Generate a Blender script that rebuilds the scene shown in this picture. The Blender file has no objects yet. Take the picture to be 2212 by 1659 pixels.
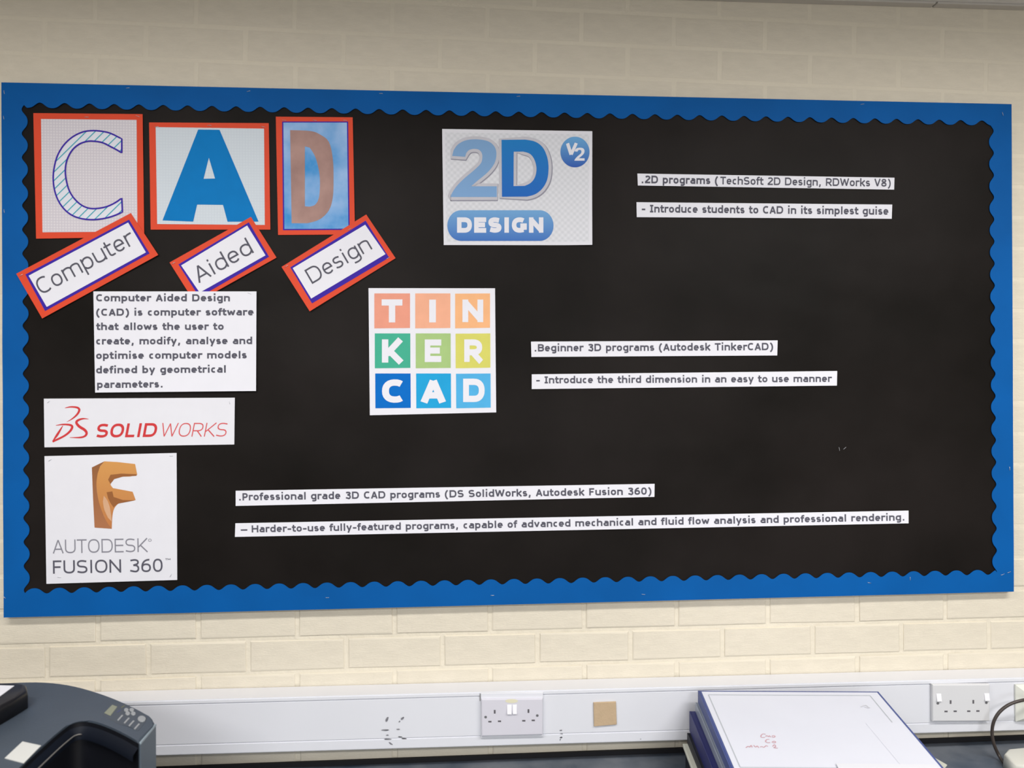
import bpy, bmesh, math, random
from mathutils import Vector, Matrix, noise
from mathutils.geometry import tessellate_polygon

# ------------------------------------------------------------------ camera, light, exposure
OZ = 1.70                                   # height of the board's centre above the floor
CX, CY, F = 1106.0, 829.5, 1640.0
CAM = Vector((-0.1626, -1.8136, OZ - 0.0839))
YAW, PITCH, ROLL = 0.0665, 0.0004, -0.0044
fw = Vector((math.sin(YAW) * math.cos(PITCH), math.cos(YAW) * math.cos(PITCH), math.sin(PITCH)))
rt = Vector((math.cos(YAW), -math.sin(YAW), 0)); up = rt.cross(fw)
c_, s_ = math.cos(ROLL), math.sin(ROLL)
RT = rt * c_ + up * s_; UP = up * c_ - rt * s_; FW = fw
scene = bpy.context.scene
COL = scene.collection
cam_d = bpy.data.cameras.new('camera'); cam = bpy.data.objects.new('camera', cam_d); COL.objects.link(cam)
M = Matrix((RT, UP, -FW)).transposed().to_4x4(); M.translation = CAM
cam.matrix_world = M
cam_d.sensor_width = 36; cam_d.lens = F / 2212 * 36
cam_d.clip_start = 0.02
cam_d.dof.use_dof = True; cam_d.dof.focus_distance = 2.25; cam_d.dof.aperture_fstop = 5.2
scene.camera = cam

w = bpy.data.worlds.new('world'); scene.world = w; w.use_nodes = True
w.node_tree.nodes['Background'].inputs[0].default_value = (0.75, 0.82, 1.0, 1)
w.node_tree.nodes['Background'].inputs[1].default_value = 0.3

def area(name, loc, sx, sy, power, color, rot=(0, 0, 0)):
    d = bpy.data.lights.new(name, 'AREA'); d.shape = 'RECTANGLE'; d.size = sx; d.size_y = sy
    d.energy = power; d.color = color
    o = bpy.data.objects.new(name, d); o.location = loc; o.rotation_euler = rot; COL.objects.link(o)
CEIL = OZ + 0.853
WARM = (1.0, 0.97, 0.93)
area('ceiling_lamp', (-0.95, -1.3, CEIL - 0.05), 1.2, 0.2, 16, WARM)
area('ceiling_lamp', (1.25, -1.3, CEIL - 0.05), 1.2, 0.2, 19.5, WARM)
area('ceiling_lamp', (-0.95, -3.2, CEIL - 0.03), 1.2, 0.3, 30, WARM)
area('ceiling_lamp', (1.35, -3.2, CEIL - 0.03), 1.2, 0.3, 34, WARM)
area('rear_fill_light', (0.2, -6.35, 1.45), 4.0, 1.3, 30, (0.86, 0.93, 1.0), (math.radians(90), 0, 0))  # added cool fill from behind the camera; the front wall has no window

vs = scene.view_settings
scene.display_settings.display_device = 'sRGB'
vs.view_transform = 'Standard'; vs.look = 'None'; vs.gamma = 1; vs.use_curve_mapping = False
vs.exposure = 0.70

# ------------------------------------------------------------------ helpers
def ray(px, py):
    return (RT * ((px - CX) / F) - UP * ((py - CY) / F) + FW)
def UY(px, py, y=0.0):                      # the point of the upright plane y that lies in that direction
    d = ray(px, py); return CAM + d * ((y - CAM.y) / d.y)
def UZ(px, py, z):                          # the same for a level plane
    d = ray(px, py); return CAM + d * ((z - CAM.z) / d.z)
def lin(v):
    v /= 255.0
    return v / 12.92 if v <= 0.04045 else ((v + 0.055) / 1.055) ** 2.4
def C(r, g, b, k=1.0): return (lin(r) * k, lin(g) * k, lin(b) * k, 1)

MATS = {}
def mat(name, color, rough=0.6, spec=0.3, noise_amt=0.0, noise_scale=8.0, bump=0.0, bump_scale=60.0, color2=None, metal=0.0, coat=0.0):
    if name in MATS: return MATS[name]
    m = bpy.data.materials.new(name); m.use_nodes = True; nt = m.node_tree; b = nt.nodes['Principled BSDF']
    b.inputs['Roughness'].default_value = rough; b.inputs['Specular IOR Level'].default_value = spec
    b.inputs['Metallic'].default_value = metal; b.inputs['Coat Weight'].default_value = coat
    tc = nt.nodes.new('ShaderNodeTexCoord')
    c2 = color2 or tuple(c * (1 - noise_amt) for c in color[:3]) + (1,)
    n = nt.nodes.new('ShaderNodeTexNoise'); n.inputs['Scale'].default_value = noise_scale; n.inputs['Detail'].default_value = 5
    nt.links.new(tc.outputs['Object'], n.inputs['Vector'])
    r = nt.nodes.new('ShaderNodeValToRGB'); r.color_ramp.elements[0].position = 0.35; r.color_ramp.elements[1].position = 0.65
    r.color_ramp.elements[0].color = color; r.color_ramp.elements[1].color = c2
    nt.links.new(n.outputs['Fac'], r.inputs['Fac']); nt.links.new(r.outputs['Color'], b.inputs['Base Color'])
    if bump:
        n2 = nt.nodes.new('ShaderNodeTexNoise'); n2.inputs['Scale'].default_value = bump_scale; n2.inputs['Detail'].default_value = 4
        nt.links.new(tc.outputs['Object'], n2.inputs['Vector'])
        bp = nt.nodes.new('ShaderNodeBump'); bp.inputs['Strength'].default_value = bump; bp.inputs['Distance'].default_value = 0.01
        nt.links.new(n2.outputs['Fac'], bp.inputs['Height']); nt.links.new(bp.outputs['Normal'], b.inputs['Normal'])
    MATS[name] = m
    return m
def ink(name, *rgb, k=1.0): return mat(name, C(*rgb, k=k), 0.6, 0.12, 0.05, 30)

def gradient(name, ca, cb, axis='Z', rough=0.5):      # printed gradient across the sheet (flat print)
    m = bpy.data.materials.new(name); m.use_nodes = True; nt = m.node_tree; b = nt.nodes['Principled BSDF']
    b.inputs['Roughness'].default_value = rough; b.inputs['Specular IOR Level'].default_value = 0.3
    tc = nt.nodes.new('ShaderNodeTexCoord'); sp = nt.nodes.new('ShaderNodeSeparateXYZ')
    r = nt.nodes.new('ShaderNodeValToRGB'); r.color_ramp.elements[0].color = ca; r.color_ramp.elements[1].color = cb
    nt.links.new(tc.outputs['Generated'], sp.inputs[0]); nt.links.new(sp.outputs[axis], r.inputs['Fac'])
    nt.links.new(r.outputs['Color'], b.inputs['Base Color'])
    return m

def pattern(name, base, dots, pitch, kind):           # printed dot grid or faint chequer of a sheet
    m = bpy.data.materials.new(name); m.use_nodes = True; nt = m.node_tree; b = nt.nodes['Principled BSDF']
    b.inputs['Roughness'].default_value = 0.55; b.inputs['Specular IOR Level'].default_value = 0.3
    tc = nt.nodes.new('ShaderNodeTexCoord'); sp = nt.nodes.new('ShaderNodeSeparateXYZ')
    nt.links.new(tc.outputs['Object'], sp.inputs[0])
    def mth(op, a, bb):
        x = nt.nodes.new('ShaderNodeMath'); x.operation = op
        for i, v in enumerate((a, bb)):
            if v is None: continue
            if isinstance(v, (int, float)): x.inputs[i].default_value = v
            else: nt.links.new(v, x.inputs[i])
        return x.outputs[0]
    X, Z = sp.outputs['X'], sp.outputs['Z']
    k = 2 * math.pi / pitch
    sx = mth('SINE', mth('MULTIPLY', X, k), None); sz = mth('SINE', mth('MULTIPLY', Z, k), None)
    if kind == 'diamond': f = mth('MULTIPLY_ADD', mth('MULTIPLY', sx, sz), 0.5); nt.nodes[-1].inputs[2].default_value = 0.5
    else:
        f = mth('MAXIMUM', mth('POWER', mth('ABSOLUTE', sx, None), 6.0), mth('POWER', mth('ABSOLUTE', sz, None), 6.0))
    mx = nt.nodes.new('ShaderNodeMix'); mx.data_type = 'RGBA'
    mx.inputs[6].default_value = base; mx.inputs[7].default_value = dots
    nt.links.new(f, mx.inputs[0]); nt.links.new(mx.outputs[2], b.inputs['Base Color'])
    return m

def root_loc(o):
    while o.parent: o = o.parent
    return o.location
def thing(name, label, cat, loc, group=None):
    o = bpy.data.objects.new(name, None); COL.objects.link(o); o.location = loc; o.empty_display_size = 0.05
    o['label'] = label; o['category'] = cat
    if group: o['group'] = group
    return o
def obj(name, verts, faces, m, parent=None, smooth=False, label=None, kind=None):
    off = root_loc(parent) if parent else Vector((0, 0, 0))
    me = bpy.data.meshes.new(name); me.from_pydata([tuple(Vector(v) - off) for v in verts], [], faces)
    me.materials.append(m); me.update()
    if smooth: me.polygons.foreach_set('use_smooth', [True] * len(me.polygons))
    o = bpy.data.objects.new(name, me); COL.objects.link(o); o.parent = parent
    if label: o['label'] = label
    if kind: o['kind'] = kind
    return o
def bm_obj(name, bm, m, parent=None, smooth=False, **k):
    bmesh.ops.recalc_face_normals(bm, faces=bm.faces)
    vs_ = [v.co.copy() for v in bm.verts]; bm.verts.index_update()
    fs = [[v.index for v in f.verts] for f in bm.faces]; bm.free()
    return obj(name, vs_, fs, m, parent, smooth, **k)
def box_bm(lo, hi, bev=0.0, seg=2):
    bm = bmesh.new(); bmesh.ops.create_cube(bm, size=1)
    for v in bm.verts: v.co = Vector([(lo[i] + hi[i]) / 2 + v.co[i] * (hi[i] - lo[i]) for i in range(3)])
    if bev: bmesh.ops.bevel(bm, geom=list(bm.edges), offset=bev, segments=seg, affect='EDGES', profile=0.5)
    return bm
def box(name, lo, hi, m, parent=None, bev=0.0, seg=2, **k): return bm_obj(name, box_bm(lo, hi, bev, seg), m, parent, **k)
def structure(o): o['kind'] = 'structure'; return o

def prism_bm(top, bottom, bev=0.0, seg=2, only_top=True):
    """solid between two equally long closed outlines"""
    bm = bmesh.new(); n = len(top)
    a = [bm.verts.new(p) for p in top]; b = [bm.verts.new(p) for p in bottom]
    for i in range(n):
        j = (i + 1) % n; bm.faces.new((a[i], a[j], b[j], b[i]))
    ft = bm.faces.new(a); bm.faces.new(list(reversed(b)))
    if bev:
        bmesh.ops.bevel(bm, geom=list(ft.edges), offset=bev, segments=seg, affect='EDGES', profile=0.5, clamp_overlap=True)
    bmesh.ops.triangulate(bm, faces=[f for f in bm.faces if len(f.verts) > 4])
    return bm
def tube(name, pts, r, m, parent=None, sides=10, **k):
    pts = [Vector(p) for p in pts]; vs_, fs = [], []
    nrm = None
    for i, p in enumerate(pts):
        t = (pts[min(i + 1, len(pts) - 1)] - pts[max(i - 1, 0)]).normalized()
        if nrm is None: nrm = t.orthogonal().normalized()
        nrm = (nrm - t * nrm.dot(t)).normalized(); bn = t.cross(nrm)
        for s in range(sides):
            a = 2 * math.pi * s / sides; vs_.append(p + (nrm * math.cos(a) + bn * math.sin(a)) * r)
    for i in range(len(pts) - 1):
        for s in range(sides):
            fs.append((i * sides + s, i * sides + (s + 1) % sides, (i + 1) * sides + (s + 1) % sides, (i + 1) * sides + s))
    fs.append(list(range(sides))); fs.append([len(vs_) - 1 - s for s in range(sides)])
    return obj(name, vs_, fs, m, parent, True, **k)
def smooth_path(pts, n=6, closed=False):              # Catmull-Rom, any dimension
    out = []; L = len(pts); rng = range(L if closed else L - 1)
    for i in rng:
        g = lambda j: pts[j % L] if closed else pts[max(0, min(L - 1, j))]
        p0, p1, p2, p3 = g(i - 1), g(i), g(i + 1), g(i + 2)
        for k in range(n):
            t = k / n
            out.append(tuple(0.5 * (2 * b + (c - a) * t + (2 * a - 5 * b + 4 * c - d) * t * t + (3 * b - a - 3 * c + d) * t ** 3)
                             for a, b, c, d in zip(p0, p1, p2, p3)))
    if not closed: out.append(tuple(pts[-1]))
    return out

# crop frames: picture coordinates measured in an enlarged crop -> photograph pixels
def frame(ox, oy, s): return lambda x, y: (ox + x / s, oy + y / s)

def plate(name, loops, y, m, parent, **k):            # flat print: closed outlines (photo pixels) laid on the plane y
    pts = [[UY(px, py, y) for px, py in lp] for lp in loops]
    flat = [p for lp in pts for p in lp]
    tris = tessellate_polygon([[Vector((p.x, p.z, 0)) for p in lp] for lp in pts])
    fs = []
    for t in tris:
        a, b, c = (flat[i] for i in t)
        fs.append(tuple(t) if (b - a).cross(c - a).y < 0 else (t[0], t[2], t[1]))
    return obj(name, flat, fs, m, parent, **k)
def ribbons(name, lines, width, y, m, parent, closed=False, **k):   # printed lines: polylines in photo pixels
    vs_, fs = [], []
    for ln in lines:
        n = len(ln); base = len(vs_)
        for i, (x, yy) in enumerate(ln):
            a = ln[(i - 1) % n] if closed or i else ln[0]; b = ln[(i + 1) % n] if closed or i < n - 1 else ln[-1]
            dx, dy = b[0] - a[0], b[1] - a[1]; L = math.hypot(dx, dy) or 1
            wd = width[i] if isinstance(width, (list, tuple)) else width
            ox, oy = -dy / L * wd / 2, dx / L * wd / 2
            vs_ += [UY(x + ox, yy + oy, y - i * 8e-7), UY(x - ox, yy - oy, y - i * 8e-7)]
        for i in range(n if closed else n - 1):
            j = (i + 1) % n
            fs.append((base + 2 * i, base + 2 * j, base + 2 * j + 1, base + 2 * i + 1))
    return obj(name, vs_, fs, m, parent, **k)
def sheet(name, q, y, m, parent, t=0.0004, curl=None, n=1, **k):    # a sheet of paper with thickness; q = TL TR BR BL in photo pixels
    vs_, fs = [], []
    P = [UY(a, b, y) for a, b in q]
    for layer in (0, 1):
        for j in range(n + 1):
            for i in range(n + 1):
                u, v = i / n, j / n
                p = (P[0] * (1 - u) + P[1] * u) * (1 - v) + (P[3] * (1 - u) + P[2] * u) * v
                if curl: p = p + Vector((0, -curl(u, v), 0))
                vs_.append(p + Vector((0, t * layer, 0)))
    N = (n + 1) ** 2; id_ = lambda l, i, j: l * N + j * (n + 1) + i
    for j in range(n):
        for i in range(n):
            fs.append((id_(0, i, j), id_(0, i, j + 1), id_(0, i + 1, j + 1), id_(0, i + 1, j)))
            fs.append((id_(1, i, j), id_(1, i + 1, j), id_(1, i + 1, j + 1), id_(1, i, j + 1)))
    for i in range(n):
        fs += [(id_(0, i, 0), id_(0, i + 1, 0), id_(1, i + 1, 0), id_(1, i, 0)), (id_(0, i + 1, n), id_(0, i, n), id_(1, i, n), id_(1, i + 1, n)),
               (id_(0, 0, i + 1), id_(0, 0, i), id_(1, 0, i), id_(1, 0, i + 1)), (id_(0, n, i), id_(0, n, i + 1), id_(1, n, i + 1), id_(1, n, i))]
    return obj(name, vs_, fs, m, parent, **k)

def arc(cx, cy, rx, ry, a0, a1, n=14, p=2.35):
    out = []
    for k in range(n + 1):
        a = math.radians(a0 + (a1 - a0) * k / n); c, s = math.cos(a), math.sin(a)
        out.append((cx + rx * math.copysign(abs(c) ** (2 / p), c), cy + ry * math.copysign(abs(s) ** (2 / p), s)))
    return out
ADV = dict(zip('abcdefghijklmnopqrstuvwxyz', (.601, .623, .521, .623, .596, .352, .623, .633, .274, .344, .592, .274, .973, .633, .607, .623, .623, .427, .521, .394, .633, .592, .818, .592, .592, .525)))
ADV.update(dict(zip('ABCDEFGHIKLMNOPRSTUVW', (.684, .686, .698, .771, .632, .575, .775, .751, .421, .693, .557, .843, .748, .787, .603, .695, .684, .616, .732, .684, .989))))
ADV.update({k: .636 for k in '0123456789\u2013'}); ADV.update({' ': .352, '.': .34, ',': .34, '-': .454, '(': .42, ')': .42, '!': .30})
def glyph(ch, h):
    """monoline sans glyph: advance and centre lines for the half stroke width h (cap height .727, x height .545)"""
    ad = ADV[ch] + max(0, h - .045) * (1.2 if ch not in 'ijl.,!' else 1.6); sb = .055 if ch not in 'AVvwyWTkKxz' else .02
    l, r = sb + h, ad - sb - h; m = (l + r) / 2; rx = (r - l) / 2; X, Cp, A = .545, .727, .76; xc, cc = X - h, Cp - h
    O = lambda a0, a1, top=X, n=14: arc(m, top / 2, rx, top / 2 - h, a0, a1, n)
    S = []
    if ch == 'a': S = [[(r, 0), (r, .33)] + arc(m, .36, rx, xc - .36, 0, 90, 6) + [(l + .05, xc - .015)], [(r, .315), (m + .02, .305)] + arc(m, .31 / 2 + h / 2, rx, .155 - h / 2, 90, 270, 10) + [(m + .04, h + .005), (r, .10)]]
    elif ch in 'bp': S = [[(l, 0 if ch == 'b' else -.205), (l, A if ch == 'b' else X)], O(150, -150)]
    elif ch in 'dq': S = [[(r, 0), (r, A)], O(30, 330)]
    elif ch == 'c': S = [arc(m + .03, X / 2, rx + .03, X / 2 - h, 55, 305)]
    elif ch == 'e': S = [[(l, .275), (r, .275)] + O(8, 318)[1:]]
    elif ch == 'f':
        S = [[(.10 + h, 0), (.10 + h, .60)] + arc(.10 + h + .12, .60, .12, A - h - .60, 180, 95, 6) + [(ad + .01, A - h)], [(.015, xc), (ad - .01, xc)]]
    elif ch == 'g': S = [[(r, X), (r, -.03)] + arc(m, -.04, rx, .165 - h, 0, -90, 6) + [(l + .05, -.19 + h)], O(30, 330)]
    elif ch in 'hn': S = [[(l, 0), (l, A if ch == 'h' else X)], [(l, .40)] + arc(m, .37, rx, xc - .37, 150, 0, 8) + [(r, 0)]]
    elif ch == 'i': S = [[(ad / 2, 0), (ad / 2, X)], [(ad / 2, .645), (ad / 2, .645 + max(.09, 2 * h))]]
    elif ch == 'l': S = [[(ad / 2, 0), (ad / 2, A)]]
    elif ch == '!': S = [[(ad / 2, 0), (ad / 2, Cp)]]
    elif ch == 'k': l += .04; S = [[(l, 0), (l, A)], [(l, .22), (r + .02, X)], [(l + .13, .31), (r + .02, 0)]]
    elif ch == 'm':
        q = (r - l) / 2; S = [[(l, 0), (l, X)]]
        for x in (l, l + q): S.append([(x, .40)] + arc(x + q / 2, .38, q / 2, xc - .38, 150, 0, 8) + [(x + q, 0)])
    elif ch == 'o': S = [O(0, 360, n=24)]
    elif ch == 'r': S = [[(l, 0), (l, X)], [(l, .36)] + arc(l + .20, .36, .20, xc - .36, 150, 85, 5) + [(ad, xc)]]
    elif ch in 'sS':
        T = X if ch == 's' else Cp; t4 = (T - 2 * h) / 4; yt, yb = T - h - t4, h + t4
        S = [[(r - .01, T - h - .035)] + arc(m, yt, rx, t4, 65, 270, 12)[1:-1] + arc(m, yb, rx, t4, 90, -115, 12)[1:] + [(l - .02, h + .045)]]
    elif ch == 't': S = [[(.10 + h, .70), (.10 + h, .15)] + arc(.10 + h + .12, .15, .12, .15 - h, 180, 262, 6) + [(ad - .01, h + .005)], [(.015, xc), (ad - .02, xc)]]
    elif ch == 'u': S = [[(r, 0), (r, X)], [(l, X), (l, .17)] + arc(m, .17, rx, .17 - h, 180, 330, 8) + [(r, .15)]]
    elif ch in 'vV': T = X if ch == 'v' else Cp; S = [[(l, T), (m, h * .5), (r, T)]]
    elif ch in 'wW':
        T = X if ch == 'w' else Cp; q = (r - l) / 4; S = [[(l, T), (l + q, h * .5), (m, T - h), (r - q, h * .5), (r, T)]]
    elif ch == 'y': S = [[(l, X), (m + .01, .03)], [(r, X), (m - .10, -.205)]]
    elif ch == 'x': S = [[(l, X), (r, 0)], [(r, X), (l, 0)]]
    elif ch == 'z': S = [[(l, xc), (r, xc), (l, h), (r, h)]]
    elif ch == 'A': S = [[(l, 0), (m, Cp - h * .6), (r, 0)], [(l + rx * .36, .22), (r - rx * .36, .22)]]
    elif ch in 'C': S = [arc(m + .04, Cp / 2, rx + .04, cc - Cp / 2, 52, 308, 18)]
    elif ch == 'G': S = [arc(m + .02, Cp / 2, rx + .02, cc - Cp / 2, 52, 318, 18) + [(r, .14), (r, .33), (m + .05, .33)]]
    elif ch == 'D': S = [[(m, h), (l, h), (l, cc), (m, cc)] + arc(m, Cp / 2, rx, cc - Cp / 2, 90, -90, 14)]
    elif ch == 'E': S = [[(r + h, cc), (l, cc), (l, h), (r + h, h)], [(l, .37), (r + h * .5, .37)]]
    elif ch == 'F': S = [[(r + h, cc), (l, cc), (l, 0)], [(l, .36), (r, .36)]]
    elif ch == 'H': S = [[(l, 0), (l, Cp)], [(r, 0), (r, Cp)], [(l, .38), (r, .38)]]
    elif ch == 'I': S = [[(m, 0), (m, Cp)], [(l - h, cc), (r + h, cc)], [(l - h, h), (r + h, h)]]
    elif ch == 'K': l += .05; S = [[(l, 0), (l, Cp)], [(l + h * .5, .26), (r, Cp)], [(l + .14, .36), (r + .02, 0)]]
    elif ch == 'L': S = [[(l, Cp), (l, h), (r + h, h)]]
    elif ch == 'M': S = [[(l, 0), (l, Cp)], [(r, 0), (r, Cp)], [(l, Cp - h), (m, .15), (r, Cp - h)]]
    elif ch == 'N': S = [[(l, 0), (l, Cp)], [(r, 0), (r, Cp)], [(l, Cp - h * .9), (r, h * .9)]]
    elif ch == 'O': S = [O(0, 360, Cp, 28)]
    elif ch in 'PRB':
        k = .31 if ch != 'B' else .385; ry = (cc - k) / 2; S = [[(l, 0), (l, Cp)], [(l, cc), (m, cc)] + arc(m, k + ry, rx, ry, 90, -90, 12) + [(l, k)]]
        if ch == 'R': S.append([(m - .02, k), (r + h * .6, 0)])
        if ch == 'B': S.append([(m, k)] + arc(m, (k + h) / 2, rx + .02, (k - h) / 2, 90, -90, 12) + [(l, h)])
    elif ch == 'T': S = [[(m, 0), (m, Cp)], [(l - h, cc), (r + h, cc)]]
    elif ch == 'U': S = [[(l, Cp), (l, .26)] + arc(m, .26, rx, .26 - h, 180, 360, 14) + [(r, Cp)]]
    elif ch == '0': S = [O(0, 360, Cp, 28)]
    elif ch == '2': S = [[(l - .01, cc - .05)] + arc(m, .52, rx, cc - .52, 110, -25, 10) + [(l, h * 1.6), (l, h), (r + h, h)]]
    elif ch == '3': S = [[(l, cc - .03)] + arc(m, .55, rx - .02, cc - .55, 95, -80, 10) + [(m - .06, .385)], [(m - .06, .385)] + arc(m, .21, rx, .175 - .0, 85, -90, 10)[0:-1] + [(m - .02, h), (l - .02, h + .05)]]
    elif ch == '6': S = [arc(m, .24, rx, .24 - h, 0, 360, 20), [(r - .03, cc)] + arc(r - .03, .26, (r - .03) - l, cc - .26, 95, 180, 10)]
    elif ch == '8': S = [arc(m, .545, rx - .03, cc - .545, 0, 360, 18), arc(m, .2, rx, .2 - h, 0, 360, 18)]
    elif ch in '.,':
        S = [[(ad / 2, 0), (ad / 2, max(.10, 2 * h))]]
        if ch == ',': S.append([(ad / 2, .05), (ad / 2 - .06, -.13)])
    elif ch == '-': S = [[(.06, .28), (ad - .06, .28)]]
    elif ch == '\u2013': S = [[(0, .27), (ad, .27)]]
    elif ch == '(': S = [arc(ad + .06, .28, ad - .06, .49, 118, 242, 12, 2)]
    elif ch == ')': S = [arc(-.06, .28, ad - .06, .49, 62, -62, 12, 2)]
    return ad, S
def stroke_mesh(line, h, V, Fc):
    closed = math.dist(line[0], line[-1]) < 1e-4
    pts = [line[0]]
    for p in line[1:]:
        if math.dist(p, pts[-1]) > 1e-4: pts.append(p)
    for i in range(1, len(pts) - 1):              # a sharp corner: two separate bars
        a, c, e = pts[i - 1], pts[i], pts[i + 1]
        u = (c[0] - a[0], c[1] - a[1]); v = (e[0] - c[0], e[1] - c[1])
        if (u[0] * v[0] + u[1] * v[1]) < -.25 * math.hypot(*u) * math.hypot(*v):
            stroke_mesh(pts[:i + 1], h, V, Fc); stroke_mesh(pts[i:], h, V, Fc); return
    n = len(pts); b = len(V)
    def nrm(a, c):
        dx, dy = c[0] - a[0], c[1] - a[1]; L = math.hypot(dx, dy) or 1; return (-dy / L, dx / L)
    for i, p in enumerate(pts):
        pr_ = pts[i - 1] if i else (pts[-2] if closed else None); nx_ = pts[i + 1] if i < n - 1 else (pts[1] if closed else None)
        n0 = nrm(pr_, p) if pr_ else nrm(p, nx_); n1 = nrm(p, nx_) if nx_ else n0
        mx, my = n0[0] + n1[0], n0[1] + n1[1]; d = (mx * mx + my * my)
        k = min(2 / d, 2.6) if d > .05 else 1.0
        V += [(p[0] + mx * k * h, p[1] + my * k * h), (p[0] - mx * k * h, p[1] - my * k * h)]
    for i in range(n - 1): Fc.append((b + 2 * i, b + 2 * i + 1, b + 2 * i + 3, b + 2 * i + 2))
def lettering(items, y, m, parent, name='lettering', **k):
    """items: (string, start, end, cap height, half stroke, slant) in photo pixels; the ink box is fitted to them"""
    V, Fs = [], []
    for s, p0, p1, cap, h, sl in items:
        gv, gf, x = [], [], 0
        gi = 0
        for ch in s:
            ad, S = glyph(ch, h); nv = []
            for ln in S:
                o = []; stroke_mesh(ln, h, o, fc := []); gi = (gi + 1) % 5
                o = [(a, b, gi * 2.2e-5 + i_ * 6e-7) for i_, (a, b) in enumerate(o)]
                gf += [tuple(i + len(gv) + len(nv) for i in f) for f in fc]; nv += o
            gv += [(a + x, b, c) for a, b, c in nv]; x += ad
        x0 = min(v[0] for v in gv); x1 = max(v[0] for v in gv)
        dx, dy = p1[0] - p0[0], p1[1] - p0[1]; L = math.hypot(dx, dy); ux, uy = dx / L, dy / L; vx, vy = uy, -ux
        b = len(V)
        for gx_, gy, gd in gv:
            hh = gy / 0.727 * cap; a = (gx_ - x0) / (x1 - x0) * L + hh * sl
            V.append(UY(p0[0] + ux * a + vx * hh, p0[1] + uy * a + vy * hh, y - gd))
        for f in gf:
            f = tuple(i + b for i in f); A, B, Cc = (Vector(V[i]) for i in f[:3])
            Fs.append(f if (B - A).cross(Cc - A).y < 0 else f[::-1])
    return obj(name, V, Fs, m, parent, **k)

# ------------------------------------------------------------------ materials
WALL = mat('painted_mortar', C(234, 226, 208, .95), 0.55, 0.35, 0.05, 3, 0.35, 45)
BRICK = mat('painted_brick', C(229, 221, 204, .95), 0.5, 0.35, 0.05, 5, 0.16, 30)
PLASTER = mat('white_plaster', C(225, 222, 214), 0.8, 0.2, 0.04, 2)
CEILM = mat('ceiling_tile', C(224, 222, 220), 0.9, 0.1, 0.06, 40, 0.2, 120)
BLUE = mat('blue_border_card', C(2, 90, 166), 0.6, 0.12, 0.12, 6)
BLACKP = mat('black_backing_paper', C(17, 14, 12), 0.5, 0.10, 0.0, 2.2, 0.6, 3.2, color2=C(31, 27, 26))
PAPER = mat('white_paper', C(231, 232, 242), 0.6, 0.25, 0.02, 20)
PAPER2 = mat('cool_white_paper', C(226, 227, 236), 0.6, 0.25, 0.02, 20)
RED = mat('red_card', C(222, 74, 44), 0.6, 0.25, 0.05, 12)
PURPLE = ink('indigo_print', 62, 40, 165)
GREYINK = ink('dark_grey_ink', 90, 90, 103)
GREYSOFT = ink('soft_grey_ink', 92, 92, 106)
STEEL = mat('staple_steel', C(205, 208, 215), 0.35, 0.5, 0.05, 30, metal=0.6)

# ------------------------------------------------------------------ room shell
X0, X1, Y0 = -3.3, 3.5, -6.5
structure(box('floor', (X0 - .1, Y0 - .1, -0.1), (X1 + .1, 0.12, 0), mat('floor_vinyl', C(120, 112, 104), 0.5, 0.3, 0.1, 10)))
structure(box('ceiling', (X0 - .1, Y0 - .1, CEIL), (X1 + .1, 0.12, CEIL + 0.1), CEILM))
structure(box('wall_left', (X0 - .1, Y0, 0), (X0, 0.1, CEIL), PLASTER))
structure(box('wall_right', (X1, Y0, 0), (X1 + .1, 0.1, CEIL), PLASTER))
structure(box('wall_front', (X0, Y0 - .1, 0), (X1, Y0, CEIL), PLASTER))
wall = structure(box('wall_back', (X0, 0, 0), (X1, 0.1, CEIL), WALL))

# bricks of the back wall, laid by its courses
def course(k):                              # k-th bed joint above the first one below the board: height at the two picture sides
    a = UY(0, 1395 - 75.4 * k); b = UY(2212, 1336 - 66.6 * k); return a, b
def joint_z(k, x):
    a, b = course(k); t = (x - a.x) / (b.x - a.x); t = max(-0.6, min(1.6, t)); return a.z + (b.z - a.z) * t
xa, xb = UY(102, 1430).x, UY(1755, 1385).x
PITCH_X = (xb - xa) / 8
rnd = random.Random(4)
def brick_mesh(seed):
    r = random.Random(seed); vs_ = []
    for (d, yy) in ((0.0, 0.006), (0.004, -0.6), (0.022, -1.0)):        # back ring, shoulder ring, face ring (y in units of the proud depth)
        for sx, sz in ((-1, -1), (1, -1), (1, 1), (-1, 1)):
            for q in ((0, 1) if yy < 0 else (0,)):
                pass
            vs_.append((sx * (0.5 - d * .45) + r.uniform(-1, 1) * .005, yy, sz * (0.5 - d * 1.3) + r.uniform(-1, 1) * .024))
    fs = [(3, 2, 1, 0)] if False else []
    for l in (0, 4):
        for i in range(4):
            j = (i + 1) % 4; fs.append((l + i, l + j, l + 4 + j, l + 4 + i))
    vs_.append((r.uniform(-.1, .1), -1.12, r.uniform(-.1, .1)))
    for i in range(4): fs.append((8 + i, 8 + (i + 1) % 4, 12))
    me = bpy.data.meshes.new('brick'); me.from_pydata(vs_, [], fs); me.materials.append(BRICK); me.update()
    return me
BM = [brick_mesh(i) for i in range(6)]
BX0, BX1, BZ0, BZ1 = -1.16, 1.16, OZ - 0.55, OZ + 0.55     # nothing is seen of the wall behind the board
extra_v, extra_f = [], []
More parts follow.
